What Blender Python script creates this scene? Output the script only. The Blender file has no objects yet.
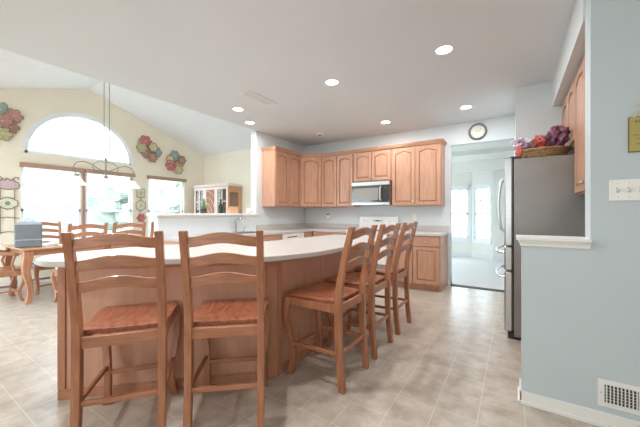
import bpy, bmesh, math, random
from math import sin, cos, pi, radians
from mathutils import Vector, noise

random.seed(7)
S = bpy.context.scene
COL = S.collection

# ------------------------------------------------------------------ camera, world, light, exposure
cam_d = bpy.data.cameras.new('camera')
cam_d.sensor_width = 36.0
cam_d.lens = 36.0 * 300 / 640
cam_d.clip_start = 0.02
cam = bpy.data.objects.new('camera', cam_d)
cam.location = (0, 0, 1.22)
cam.rotation_euler = (radians(90), 0, radians(32.9))
COL.objects.link(cam)
S.camera = cam

W = bpy.data.worlds.new('overcast_sky')
S.world = W
W.use_nodes = True
bgn = W.node_tree.nodes['Background']
bgn.inputs['Color'].default_value = (0.74, 0.875, 1.0, 1)
bgn.inputs['Strength'].default_value = 5.8

S.view_settings.view_transform = 'Standard'
S.view_settings.look = 'None'
S.view_settings.gamma = 1.0
S.view_settings.use_curve_mapping = False
S.view_settings.exposure = 0.65
S.cycles.use_denoising = True
S.cycles.max_bounces = 10
S.cycles.diffuse_bounces = 6
S.cycles.transparent_max_bounces = 24
S.cycles.sample_clamp_indirect = 6


def area(name, loc, rot, sx, sy, power, col=(1, 1, 1), portal=False):
    d = bpy.data.lights.new(name, 'AREA')
    d.shape = 'RECTANGLE'
    d.size, d.size_y = sx, sy
    d.energy = power
    d.color = col
    if portal:
        d.cycles.is_portal = True
    o = bpy.data.objects.new(name, d)
    o.location = loc
    o.rotation_euler = rot
    COL.objects.link(o)
    return o


# portals only steer the sampling of the sky's light through the openings
area('portal_dining', (-7.02, 2.42, 1.9), (radians(90), 0, radians(-90)), 1.8, 2.6, 1, portal=True)
area('portal_side', (-7.02, 4.08, 1.3), (radians(90), 0, radians(-90)), 0.9, 1.5, 1, portal=True)
area('portal_added_door', (-5.5, -0.21, 1.15), (radians(90), 0, 0), 2.4, 2.1, 1, portal=True)
# added fill light behind the camera; the rear wall has no window
area('rear_fill_panel', (0.2, -3.3, 1.5), (radians(90), 0, 0), 5.0, 2.2, 42, (0.86, 0.94, 1.0))
# added unseen lamps overhead that brighten the front floor, stools and island
for lx, ly in ((-1.744, 1.2), (-3.2, 1.0), (-2.3, -.6)):
    lo = area('overhead_fill_lamp', (lx, ly, 2.70), (0, 0, 0), .13, .13, 15, (1.0, .99, .975))
    lo.data.shape = 'DISK'

# ------------------------------------------------------------------ materials
MATS = {}


def mat(name, col, rough=0.5, metal=0.0, var=0.0, scale=6.0, bump=0.0, bscale=60.0, col2=None, stretch=(1, 1, 1), spec=0.5, emit=None, coat=0.0):
    m = bpy.data.materials.new(name)
    m.use_nodes = True
    nt = m.node_tree
    b = nt.nodes['Principled BSDF']
    b.inputs['Roughness'].default_value = rough
    b.inputs['Metallic'].default_value = metal
    b.inputs['Specular IOR Level'].default_value = spec
    b.inputs['Coat Weight'].default_value = coat
    b.inputs['Base Color'].default_value = (*col, 1)
    tc = nt.nodes.new('ShaderNodeTexCoord')
    mp = nt.nodes.new('ShaderNodeMapping')
    mp.inputs['Scale'].default_value = stretch
    nt.links.new(tc.outputs['Object'], mp.inputs['Vector'])
    if var > 0 or col2:
        n = nt.nodes.new('ShaderNodeTexNoise')
        n.inputs['Scale'].default_value = scale
        n.inputs['Detail'].default_value = 5
        nt.links.new(mp.outputs['Vector'], n.inputs['Vector'])
        r = nt.nodes.new('ShaderNodeValToRGB')
        c2 = col2 or tuple(max(0, c * (1 - var)) for c in col)
        c1 = col if col2 else tuple(min(1, c * (1 + var)) for c in col)
        r.color_ramp.elements[0].color = (*c2, 1)
        r.color_ramp.elements[1].color = (*c1, 1)
        r.color_ramp.elements[0].position = 0.3
        r.color_ramp.elements[1].position = 0.7
        nt.links.new(n.outputs['Fac'], r.inputs['Fac'])
        nt.links.new(r.outputs['Color'], b.inputs['Base Color'])
    if bump > 0:
        n2 = nt.nodes.new('ShaderNodeTexNoise')
        n2.inputs['Scale'].default_value = bscale
        n2.inputs['Detail'].default_value = 3
        nt.links.new(mp.outputs['Vector'], n2.inputs['Vector'])
        bp = nt.nodes.new('ShaderNodeBump')
        bp.inputs['Strength'].default_value = bump
        bp.inputs['Distance'].default_value = 0.01
        nt.links.new(n2.outputs['Fac'], bp.inputs['Height'])
        nt.links.new(bp.outputs['Normal'], b.inputs['Normal'])
    if emit:
        b.inputs['Emission Color'].default_value = (*emit[0], 1)
        b.inputs['Emission Strength'].default_value = emit[1]
    MATS[name] = m
    return m


def lin(r, g, b):
    f = lambda c: ((c / 255 + 0.055) / 1.055) ** 2.4 if c > 10 else c / 255 / 12.92
    return (f(r), f(g), f(b))


mat('wall_blue', lin(218, 225, 228), 0.6, var=0.02, scale=2, bump=0.05, bscale=120)
mat('wall_white', lin(240, 238, 232), 0.6, var=0.02, scale=2)
mat('wall_blue_shaded', lin(195, 207, 212), 0.6, var=0.02, scale=2, bump=0.05, bscale=120)  # kitchen wall paint darkened: the right wall's weaker light is in the colour
mat('wall_cream', lin(246, 238, 221), 0.7, var=0.02, scale=2, bump=0.05, bscale=120)
mat('ceiling_flat', lin(222, 226, 229), 0.8, var=0.015, scale=1.5)
mat('ceiling_stipple', lin(240, 242, 245), 0.85, var=0.05, scale=30, bump=0.5, bscale=45)
mat('white_paint', lin(236, 236, 234), 0.4)
mat('white_plastic', lin(238, 238, 234), 0.35)
mat('white_enamel', lin(240, 240, 238), 0.2)
mat('vinyl_frame', lin(244, 246, 248), 0.4)
mat('carpet', lin(222, 220, 218), 0.95, var=0.05, scale=60, bump=0.3, bscale=200)
mat('counter', lin(200, 196, 193), 0.28, var=0.025, scale=90)
mat('oak_header', lin(178, 144, 126), 0.5, var=0.1, scale=8, stretch=(6, 1, 6))
mat('cab_wood', lin(202, 156, 129), 0.38, col2=lin(183, 136, 109), scale=5, stretch=(7, 7, 0.9), coat=0.15)
mat('cab_wood_h', lin(202, 156, 129), 0.38, col2=lin(183, 136, 109), scale=5, stretch=(0.9, 7, 7), coat=0.15)
mat('cab_glaze', lin(142, 98, 74), 0.45, var=0.06, scale=5)
mat('cab_inner', lin(150, 105, 78), 0.6)
mat('island_wood', lin(204, 158, 134), 0.4, col2=lin(194, 146, 121), scale=4, stretch=(5, 5, 0.7), coat=0.1)
mat('island_trim', lin(188, 134, 106), 0.4, col2=lin(170, 118, 92), scale=5, stretch=(6, 6, 0.9), coat=0.1)
mat('stool_wood', lin(182, 123, 90), 0.34, col2=lin(150, 96, 67), scale=6, stretch=(8, 8, 1.0), coat=0.2)
mat('stool_wood_h', lin(186, 127, 94), 0.34, col2=lin(154, 100, 71), scale=6, stretch=(1.0, 8, 8), coat=0.2)
mat('stool_seat', lin(176, 106, 76), 0.26, col2=lin(132, 72, 48), scale=9, stretch=(5, 1.2, 5), bump=0.5, bscale=38, coat=0.5)
mat('dining_wood', lin(188, 136, 106), 0.36, col2=lin(164, 112, 84), scale=6, stretch=(7, 7, 1.0), coat=0.2)
mat('dining_wood_h', lin(190, 138, 108), 0.36, col2=lin(168, 116, 88), scale=6, stretch=(1, 7, 7), coat=0.2)
mat('table_top', lin(206, 160, 124), 0.2, col2=lin(190, 140, 104), scale=5, stretch=(6, 0.9, 6), coat=0.5)
mat('cushion', lin(236, 234, 230), 0.85, var=0.04, scale=30)
mat('steel', lin(190, 192, 193), 0.28, 1.0, var=0.05, scale=4, stretch=(1, 1, 40))
mat('steel_bright', lin(216, 217, 216), 0.3, 0.8)
mat('fridge_side', lin(141, 139, 136), 0.38, 0.35, var=0.07, scale=3, bump=0.12, bscale=140)
mat('chrome', lin(220, 220, 222), 0.12, 1.0)
mat('nickel', lin(205, 198, 186), 0.3, 1.0)
mat('black_glass', lin(70, 68, 64), 0.08, spec=0.8)
mat('mw_mesh', lin(150, 146, 138), 0.25)
mat('black', lin(36, 36, 38), 0.4)
mat('dark_gap', lin(62, 58, 54), 0.7)
mat('seal', lin(58, 56, 55), 0.6)
mat('wicker', lin(196, 164, 118), 0.65, col2=lin(140, 104, 66), scale=40, stretch=(1, 1, 3), bump=0.8, bscale=60)
mat('clock_rim', lin(140, 138, 132), 0.3, 0.5)
mat('clock_face', lin(236, 234, 226), 0.5)
mat('plaque_yellow', lin(178, 166, 98), 0.6, var=0.06, scale=14)
mat('plaque_edge', lin(120, 108, 62), 0.6)
mat('raffia', lin(206, 196, 172), 0.8)
mat('iron', lin(140, 120, 108), 0.5, 0.3)
mat('iron_green', lin(140, 142, 116), 0.5, 0.2)
mat('fl_teal', lin(150, 176, 176), 0.5, var=0.15, scale=12)
mat('fl_red', lin(206, 116, 120), 0.5, var=0.15, scale=12)
mat('fl_mauve', lin(188, 142, 136), 0.5, var=0.15, scale=12)
mat('fl_cream', lin(214, 200, 164), 0.5, var=0.12, scale=12)
mat('fl_olive', lin(194, 190, 150), 0.5, var=0.12, scale=12)
mat('fl_tan', lin(206, 168, 138), 0.5, var=0.12, scale=12)
mat('fl_rim', lin(150, 126, 104), 0.5, 0.2)
mat('plaque_white', lin(222, 222, 204), 0.6, var=0.06, scale=20)
mat('plaque_pink', lin(206, 184, 190), 0.6, var=0.1, scale=25)
mat('leaf_art', lin(140, 158, 120), 0.6)
mat('box_blue', lin(118, 122, 130), 0.75, var=0.05, scale=12)
mat('box_lid', lin(172, 178, 186), 0.6, var=0.04, scale=12)
mat('paper', lin(236, 238, 242), 0.6)
mat('shade_glass', lin(244, 240, 228), 0.35, emit=((1.0, 0.96, 0.86), 0.35))
mat('lamp_metal', lin(150, 144, 136), 0.35, 0.8)
mat('lamp_on', (1, 1, 1), 0.5, emit=((1.0, 0.97, 0.9), 9.0))
mat('hutch_wood', lin(206, 156, 116), 0.45, col2=lin(188, 136, 98), scale=5, stretch=(7, 7, 0.9))
mat('hutch_front_glare', lin(232, 214, 206), 0.4, var=0.03, scale=6)  # pale pinkish tone puts the glare on the front into the colour
mat('slot_grey', lin(176, 176, 174), 0.5)  # grey tint paints the shadow around each switch toggle
mat('hutch_back', lin(172, 112, 78), 0.6, var=0.1, scale=9)
mat('leaf', lin(128, 160, 96), 0.6, var=0.2, scale=30)
mat('pot_dark', lin(62, 60, 58), 0.5)
mat('bottle_dark', lin(44, 52, 48), 0.15)
mat('wood_pale', lin(222, 178, 142), 0.5, var=0.05, scale=12)
mat('candle', lin(246, 238, 222), 0.4)
mat('grass', lin(128, 134, 120), 0.9, var=0.2, scale=0.8)
mat('house_siding', lin(182, 180, 176), 0.8, var=0.03, scale=3)
mat('house_roof', lin(166, 164, 162), 0.9, var=0.08, scale=6)
mat('house_window', lin(150, 152, 150), 0.2)
mat('tree_leaf', lin(160, 166, 154), 0.8, var=0.25, scale=2.5)
mat('tree_bark', lin(130, 112, 96), 0.9)
mat('bag_red', lin(186, 66, 60), 0.35, col2=lin(208, 124, 112), scale=14, bump=0.6, bscale=30)
mat('bag_white', lin(226, 214, 222), 0.35, col2=lin(150, 120, 176), scale=18, bump=0.6, bscale=30)
mat('bag_purple', lin(40, 28, 58), 0.32, col2=lin(140, 78, 104), scale=15, bump=0.6, bscale=28)
mat('bag_navy', lin(40, 42, 74), 0.4, bump=0.6, bscale=40)


def mat_floor():
    m = bpy.data.materials.new('floor_vinyl')
    m.use_nodes = True
    nt = m.node_tree
    N, L = nt.nodes, nt.links
    b = N['Principled BSDF']
    b.inputs['Roughness'].default_value = 0.30
    tc = N.new('ShaderNodeTexCoord')
    mp = N.new('ShaderNodeMapping')
    mp.inputs['Location'].default_value = (0.89, -1.74, 0)
    L.new(tc.outputs['Object'], mp.inputs['Vector'])
    br = N.new('ShaderNodeTexBrick')
    br.offset = 0.0
    br.squash = 1.0
    br.inputs['Scale'].default_value = 1.0
    br.inputs['Brick Width'].default_value = 0.236
    br.inputs['Row Height'].default_value = 0.236
    br.inputs['Mortar Size'].default_value = 0.0022
    br.inputs['Mortar Smooth'].default_value = 0.2
    br.inputs['Color1'].default_value = (0.94, 0.94, 0.94, 1)
    br.inputs['Color2'].default_value = (1.0, 1.0, 1.0, 1)
    L.new(mp.outputs['Vector'], br.inputs['Vector'])
    n1 = N.new('ShaderNodeTexNoise')
    n1.inputs['Scale'].default_value = 9
    n1.inputs['Detail'].default_value = 7
    n1.inputs['Roughness'].default_value = 0.65
    L.new(tc.outputs['Object'], n1.inputs['Vector'])
    r1 = N.new('ShaderNodeValToRGB')
    e = r1.color_ramp.elements
    e[0].position, e[0].color = 0.33, (*lin(176, 162, 147), 1)
    e[1].position, e[1].color = 0.68, (*lin(204, 194, 182), 1)
    L.new(n1.outputs['Fac'], r1.inputs['Fac'])
    mx = N.new('ShaderNodeMix')
    mx.data_type = 'RGBA'
    mx.blend_type = 'MULTIPLY'
    mx.inputs['Factor'].default_value = 1.0
    L.new(r1.outputs['Color'], mx.inputs['A'])
    L.new(br.outputs['Color'], mx.inputs['B'])
    m2 = N.new('ShaderNodeMix')
    m2.data_type = 'RGBA'
    L.new(br.outputs['Fac'], m2.inputs['Factor'])
    L.new(mx.outputs['Result'], m2.inputs['A'])
    m2.inputs['B'].default_value = (*lin(212, 204, 194), 1)
    L.new(m2.outputs['Result'], b.inputs['Base Color'])
    bp = N.new('ShaderNodeBump')
    bp.inputs['Strength'].default_value = 0.06
    bp.inputs['Distance'].default_value = 0.01
    L.new(n1.outputs['Fac'], bp.inputs['Height'])
    L.new(bp.outputs['Normal'], b.inputs['Normal'])
    MATS['floor_vinyl'] = m


mat_floor()


def mat_glass():
    m = bpy.data.materials.new('pane_glass')
    m.use_nodes = True
    nt = m.node_tree
    N, L = nt.nodes, nt.links
    N.remove(N['Principled BSDF'])
    t = N.new('ShaderNodeBsdfTransparent')
    t.inputs['Color'].default_value = (0.97, 0.99, 0.985, 1)
    g = N.new('ShaderNodeBsdfGlossy')
    g.inputs['Roughness'].default_value = 0.02
    mx = N.new('ShaderNodeMixShader')
    mx.inputs['Fac'].default_value = 0.05
    L.new(t.outputs[0], mx.inputs[1])
    L.new(g.outputs[0], mx.inputs[2])
    L.new(mx.outputs[0], N['Material Output'].inputs['Surface'])
    MATS['pane_glass'] = m


mat_glass()


# ------------------------------------------------------------------ mesh helpers
class MB:
    def __init__(self):
        self.v, self.f = [], []

    def add(self, vs, fs):
        k = len(self.v)
        self.v += [tuple(p) for p in vs]
        self.f += [tuple(i + k for i in f) for f in fs]
        return self

    def box(self, x0, y0, z0, x1, y1, z1):
        x0, x1 = sorted((x0, x1)); y0, y1 = sorted((y0, y1)); z0, z1 = sorted((z0, z1))
        vs = [(x, y, z) for z in (z0, z1) for x, y in ((x0, y0), (x1, y0), (x1, y1), (x0, y1))]
        return self.add(vs, [(3, 2, 1, 0), (4, 5, 6, 7), (0, 1, 5, 4), (1, 2, 6, 5), (2, 3, 7, 6), (3, 0, 4, 7)])

    def rings(self, rings, cap=True, closed=True):
        n = len(rings[0]); fs = []
        for i in range(len(rings) - 1):
            for j in range(n if closed else n - 1):
                a, b = i * n + j, i * n + (j + 1) % n
                fs.append((a, b, b + n, a + n))
        if cap:
            fs.append(tuple(range(n - 1, -1, -1)))
            fs.append(tuple(range((len(rings) - 1) * n, len(rings) * n)))
        return self.add([p for r in rings for p in r], fs)

    def prism(self, poly, z0, z1, fn=lambda a, b, c: (a, b, c)):
        return self.rings([[fn(x, y, z0) for x, y in poly], [fn(x, y, z1) for x, y in poly]])

    def loft(self, secs):                      # horizontal rectangles (cx, cy, z, wx, wy)
        return self.rings([[(x - a / 2, y - b / 2, z), (x + a / 2, y - b / 2, z), (x + a / 2, y + b / 2, z), (x - a / 2, y + b / 2, z)] for x, y, z, a, b in secs])

    def loftx(self, secs):                     # rectangles across x (x, cy, z0, z1, t)
        return self.rings([[(x, y - t / 2, z0), (x, y + t / 2, z0), (x, y + t / 2, z1), (x, y - t / 2, z1)] for x, y, z0, z1, t in secs])

    def bar(self, a, b, w, h):                 # square bar from a to b
        a, b = Vector(a), Vector(b)
        d = (b - a).normalized()
        up = Vector((0, 0, 1)) if abs(d.z) < 0.95 else Vector((0, 1, 0))
        s = d.cross(up).normalized(); u = s.cross(d).normalized()
        r = lambda c: [c - s * w / 2 - u * h / 2, c + s * w / 2 - u * h / 2, c + s * w / 2 + u * h / 2, c - s * w / 2 + u * h / 2]
        return self.rings([r(a), r(b)])

    def tube(self, pts, r, n=8, cap=True):
        pts = [Vector(p) for p in pts]
        rs = r if isinstance(r, (list, tuple)) else [r] * len(pts)
        rings = []; s = None
        for i, p in enumerate(pts):
            d = (pts[min(i + 1, len(pts) - 1)] - pts[max(i - 1, 0)]).normalized()
            if s is None:
                s = d.orthogonal().normalized()
            else:
                s = (s - d * s.dot(d)).normalized()
            u = d.cross(s)
            rings.append([p + (s * cos(2 * pi * k / n) + u * sin(2 * pi * k / n)) * rs[i] for k in range(n)])
        return self.rings(rings, cap)

    def lathe(self, prof, c=(0, 0, 0), n=20, axis='z', sx=1, sy=1):
        rings = []
        for r, h in prof:
            ring = []
            for k in range(n):
                a = 2 * pi * k / n
                p = (r * cos(a) * sx, r * sin(a) * sy, h)
                if axis == 'x': p = (p[2], p[0], p[1])
                if axis == 'y': p = (p[0], p[2], p[1])
                ring.append((c[0] + p[0], c[1] + p[1], c[2] + p[2]))
            rings.append(ring)
        return self.rings(rings)

    def blob(self, c, r, sub=2, seed=0, amp=0.2, fr=2.0):
        bm = bmesh.new()
        bmesh.ops.create_icosphere(bm, subdivisions=sub, radius=1)
        vs = []
        for v in bm.verts:
            k = 1 + amp * noise.noise(v.co * fr + Vector((seed * 3.1, seed * 1.7, seed)))
            vs.append((c[0] + v.co.x * r[0] * k, c[1] + v.co.y * r[1] * k, c[2] + v.co.z * r[2] * k))
        fs = [[w.index for w in f.verts] for f in bm.faces]
        bm.free()
        return self.add(vs, fs)

    def build(self, name, m, parent=None, smooth=False, bevel=0.0, seg=2, angle=40):
        me = bpy.data.meshes.new(name)
        me.from_pydata(self.v, [], self.f)
        bm = bmesh.new(); bm.from_mesh(me)
        bmesh.ops.recalc_face_normals(bm, faces=bm.faces)
        bm.to_mesh(me); bm.free()
        me.materials.append(MATS[m])
        o = bpy.data.objects.new(name, me)
        COL.objects.link(o)
        if parent: o.parent = parent
        if smooth:
            me.polygons.foreach_set('use_smooth', [True] * len(me.polygons))
            me.set_sharp_from_angle(angle=radians(angle))
        if bevel > 0:
            b = o.modifiers.new('bevel', 'BEVEL')
            b.width = bevel; b.segments = seg; b.limit_method = 'ANGLE'; b.angle_limit = radians(35)
        return o


def tag(o, label, cat, group=None):
    o['label'] = label; o['category'] = cat
    if group: o['group'] = group
    return o


def thing(name, label, cat, loc=(0, 0, 0), rz=0.0, group=None):
    o = bpy.data.objects.new(name, None)
    o.empty_display_size = 0.05
    COL.objects.link(o)
    o.location = loc; o.rotation_euler = (0, 0, rz)
    return tag(o, label, cat, group)


def struct(o):
    o['kind'] = 'structure'
    return o


def copy_tree(o, parent=None):
    c = o.copy(); COL.objects.link(c); c.parent = parent
    for ch in list(o.children): copy_tree(ch, c)
    return c


def fillet(poly, rad, n=8):
    out = []; N = len(poly)
    for i in range(N):
        p = Vector(poly[i]); r = rad[i]
        a, b = Vector(poly[i - 1]), Vector(poly[(i + 1) % N])
        if r <= 0:
            out.append(tuple(p)); continue
        da, db = (a - p).normalized(), (b - p).normalized()
        ang = da.angle(db)
        t = min(r / math.tan(ang / 2), 0.49 * (a - p).length, 0.49 * (b - p).length)
        r2 = t * math.tan(ang / 2)
        c = p + (da + db).normalized() * (r2 / sin(ang / 2))
        s, e = p + da * t - c, p + db * t - c
        a0 = math.atan2(s.y, s.x); a1 = math.atan2(e.y, e.x)
        d = (a1 - a0 + pi) % (2 * pi) - pi
        for k in range(n + 1):
            q = a0 + d * k / n
            out.append((c.x + r2 * cos(q), c.y + r2 * sin(q)))
    return out


# ------------------------------------------------------------------ the setting
CH = 2.72           # flat ceiling
XL, YB = -3.92, 5.45
XD, YD, YE = -7.05, 5.13, -0.19
RIDGE_Y, RIDGE_Z, EAVE = 2.47, 3.667, 2.78

struct(MB().box(-7.2, -3.5, -0.1, 3.3, 5.57, 0).build('floor', 'floor_vinyl'))
struct(MB().box(-3.4, 5.57, -0.1, 1.9, 9.9, 0.0).build('floor_carpet', 'carpet'))
tag(struct(MB().box(-0.90, 5.44, 0.0, 0.0, 5.58, 0.006).build('trim_threshold', 'dark_gap')), 'thin dark threshold strip in the doorway', 'threshold')
struct(MB().box(XL, -3.5, CH, 3.3, 5.57, CH + 0.1).build('ceiling', 'ceiling_flat'))

v = MB()
for ya, za, yb, zb in ((YE, EAVE, RIDGE_Y, RIDGE_Z), (RIDGE_Y, RIDGE_Z, YD, EAVE)):
    v.rings([[(XD - .1, ya, za), (XD - .1, yb, zb), (XD - .1, yb, zb + .1), (XD - .1, ya, za + .1)],
             [(XL - .02, ya, za), (XL - .02, yb, zb), (XL - .02, yb, zb + .1), (XL - .02, ya, za + .1)]])
struct(v.build('ceiling_vault', 'ceiling_stipple'))
# gable piece over the kitchen's ceiling edge
struct(MB().prism([(YE, CH + .02), (YD, CH + .02), (YD, EAVE + .1), (RIDGE_Y, RIDGE_Z + .1), (YE, EAVE + .1)], XL - 0.02, XL + 0.06, lambda a, b, c: (c, a, b)).build('wall_gable', 'ceiling_flat'))

# window wall of the dining room (holes for three windows), built in strips
AC, AR, AZ = 2.42, 0.865, 2.27
WB, WT = 0.55, 2.06
w = MB()
x0, x1 = XD - 0.14, XD
def wb(y0, y1, z0, z1): w.box(x0, y0, z0, x1, y1, z1)
wb(YE - .1, YD + .1, 0, WB)
wb(YE - .1, 1.52, WB, WT); wb(3.30, 3.635, WB, WT); wb(4.53, YD + .1, WB, WT)
wb(YE - .1, YD + .1, WT, AZ)
top = lambda y: RIDGE_Z + 0.05 - abs(y - RIDGE_Y) * (RIDGE_Z - EAVE) / (RIDGE_Y - YE)
fn = lambda a, b, c: (c, a, b)
w.prism([(YE - .1, AZ), (AC - AR, AZ), (AC - AR, top(AC - AR)), (YE - .1, top(YE - .1))], x0, x1, fn)
w.prism([(AC + AR, AZ), (YD + .1, AZ), (YD + .1, top(YD + .1)), (AC + AR, top(AC + AR))], x0, x1, fn)
NA = 28
for k in range(NA):
    a0, a1 = pi - pi * k / NA, pi - pi * (k + 1) / NA
    ya, yb = AC + AR * cos(a0), AC + AR * cos(a1)
    w.prism([(ya, AZ + AR * sin(a0)), (yb, AZ + AR * sin(a1)), (yb, top(yb)), (ya, top(ya))], x0, x1, fn)
struct(w.build('wall_dining_left', 'wall_cream'))
struct(MB().box(XD - .14, YD, 0, XL - .06, YD + .12, EAVE + .08).build('wall_dining_back', 'wall_cream'))
struct(MB().box(XD - .14, YE - .12, 0, -6.7, YE, EAVE + .08).box(-4.3, YE - .12, 0, XL, YE, EAVE + .08).box(-6.7, YE - .12, 2.2, -4.3, YE, EAVE + .08).build('wall_dining_front', 'wall_cream'))
pd = MB()  # unseen glazed opening, added to let daylight brighten the dining room
for xa, xb in ((-6.7, -5.47), (-5.53, -4.3)):
    pd.box(xa, YE - .09, 0.0, xa + .06, YE - .03, 2.2).box(xb - .06, YE - .09, 0.0, xb, YE - .03, 2.2).box(xa, YE - .09, 2.12, xb, YE - .03, 2.2).box(xa, YE - .09, 0, xb, YE - .03, .09)
pdo = struct(pd.build('door_added_1', 'vinyl_frame'))
MB().box(-6.64, YE - .064, .09, -4.36, YE - .058, 2.12).build('pane', 'pane_glass', pdo)
struct(MB().box(XL - .12, -3.62, 0, 3.3, -3.5, CH).build('wall_rear', 'wall_cream'))
struct(MB().box(3.2, -3.5, 0, 3.3, 2.33, CH).build('wall_family_right', 'wall_cream'))
struct(MB().box(XL - .12, -3.5, 0, XL, YE - .12, CH).build('wall_family_left', 'wall_cream'))

# kitchen walls
struct(MB().box(XL - .13, 3.93, 0, XL, YB + .12, CH).build('wall_left', 'wall_blue'))
struct(MB().box(XL, YB, 0, -0.90, YB + .12, CH).box(0.0, YB, 0, 3.3, YB + .12, CH).box(-0.90, YB, 2.37, 0.0, YB + .12, CH).build('wall_back', 'wall_blue'))
struct(MB().box(XL - .10, 2.15, 0, XL, 3.93, 1.19).build('wall_half_left', 'wall_blue'))
struct(MB().box(XL - .2, 2.10, 1.19, XL + .06, 3.93, 1.222).box(XL - .12, 2.13, 1.165, XL + .02, 3.93, 1.19).build('trim_ledge', 'white_paint', bevel=0.005))
struct(MB().box(0.016, 4.28, 0, 0.95, YB, CH).build('wall_nook', 'wall_blue'))
struct(MB().box(0.85, 2.49, 0, 0.95, 4.28, CH).build('wall_fridge_side', 'wall_blue'))
struct(MB().box(0.365, 2.49, 2.43, 0.85, 4.28, CH).build('soffit', 'wall_blue'))
RY = 2.33
struct(MB().box(0.042, RY, 0, 0.375, RY + .16, 1.045).box(0.375, RY, 0, 3.3, RY + .16, CH).build('wall_right', 'wall_blue_shaded'))
struct(MB().box(0.012, RY - .035, 1.05, 0.380, RY + .195, 1.072).box(0.022, RY - .022, 1.036, 0.376, RY + .182, 1.05).box(0.032, RY - .012, 1.012, 0.376, RY + .172, 1.036).build('trim_sill', 'white_paint', bevel=0.004))
bb = MB()
bb.box(0.028, RY - .012, 0, 3.3, RY, 0.082).box(0.022, RY - .022, 0, 3.3, RY - .010, 0.022)
bb.box(0.030, RY - .012, 0, 0.042, RY + .16, 0.082).box(0.020, RY - .022, 0, 0.032, RY + .17, 0.022)
struct(bb.build('baseboard_right', 'white_paint', bevel=0.003))
struct(MB().box(-0.94, YB - .014, 0, -0.90, YB, 0.09).box(-0.914, YB, 0, -0.90, YB + .12, .09).box(0.002, YB - .014, 0, 0.016, YB, .09).build('baseboard_back', 'white_paint'))
struct(MB().box(XD, YE, 0, XD + .014, YD, .09).box(XD, YD - .014, 0, XL - .1, YD, .09).box(XL - .114, 2.15, 0, XL - .10, YD, .09).build('baseboard_dining', 'white_paint'))

# far room beyond the doorway, with a bay of windows
FC = 2.6
bayA, bayB, bayC = (-0.98, 9.35), (-0.45, 9.06), (0.4, 8.9)
def wall_seg(mb, p, q, holes, h, th=0.12):
    """holes = [(t0, t1, z0, z1)] along p->q; th outwards (to the +y side)"""
    P_, Q_ = Vector(p), Vector(q); L_ = (Q_ - P_).length; d = (Q_ - P_) / L_
    n = Vector((-d.y, d.x))
    def blk(a, b, z0, z1):
        f = lambda t, o: tuple(P_ + d * t + n * o)
        mb.prism([f(a, 0), f(b, 0), f(b, th), f(a, th)], z0, z1)
    cur = 0
    for a, b, z0, z1 in holes:
        blk(cur, a, 0, h); blk(a, b, 0, z0); blk(a, b, z1, h); cur = b
    blk(cur, L_, 0, h)
    return P_, d, n
fw = MB()
WZ0, WZ1 = 0.5, 1.93
P1, d1, n1 = wall_seg(fw, (-3.4, 9.35), bayA, [(0.5, 1.2, WZ0, WZ1), (1.62, 2.33, WZ0, WZ1)], FC)
P2, d2, n2 = wall_seg(fw, bayA, bayB, [(0.05, 0.53, WZ0, WZ1)], FC)
P3, d3, n3 = wall_seg(fw, bayB, (1.9, 8.9), [], FC)
struct(fw.build('wall_far', 'wall_white'))
struct(MB().box(-3.5, 5.57, 0, -3.4, 6.3, FC).box(-3.5, 6.3, 0, -3.4, 8.0, .6).box(-3.5, 6.3, 2.1, -3.4, 8.0, FC).box(-3.5, 8.0, 0, -3.4, 8.6, FC).box(-3.5, 8.6, 0, -3.4, 9.5, FC).box(1.9, 5.57, 0, 2.0, 9.2, FC).build('wall_far_side', 'wall_white'))  # includes an unseen side opening, added and sized to brighten the far room
struct(MB().box(-3.5, 5.57, FC, 2.0, 9.9, FC + .1).box(-3.4, 8.75, 2.33, 1.9, 8.87, FC).box(-3.4, 7.3, 2.50, 1.9, 7.42, FC).build('ceiling_far', 'wall_white'))
area('portal_far', (-3.42, 7.15, 1.35), (radians(90), 0, radians(-90)), 1.6, 1.5, 1, portal=True)
area('portal_far_bay', (-1.42, 9.33, 1.2), (radians(90), 0, radians(180)), 0.8, 1.4, 1, portal=True)

# ------------------------------------------------------------------ windows
def sash_window(name, y0, y1, z0, z1, mid, x=XD, ny=0):
    fr = MB(); t = 0.045
    xa, xb = x - .09, x - .03
    fr.box(xa, y0, z0, xb, y0 + t, z1).box(xa, y1 - t, z0, xb, y1, z1).box(xa, y0, z0, xb, y1, z0 + t).box(xa, y0, z1 - t, xb, y1, z1)
    fr.box(xa, y0, mid - .025, xb, y1, mid + .025)
    o = struct(fr.build(name, 'vinyl_frame', bevel=0.004))
    MB().box(x - .064, y0 + t, z0 + t, x - .058, y1 - t, z1 - t).build('pane', 'pane_glass', o)
    sl = MB().box(x - .03, y0 - .02, z0 - .02, x + .03, y1 + .02, z0 + .0)
    sl.build('window_sill', 'white_paint', o)
    return o

sash_window('window_1', 1.52, 2.385, WB, WT, 1.28)
sash_window('window_2', 2.435, 3.30, WB, WT, 1.28)
sash_window('window_3', 3.635, 4.53, WB, WT, 1.28)
struct(MB().box(XD - .10, 2.385, WB, XD + .012, 2.435, WT).build('trim_mullion', 'oak_header'))
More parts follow.
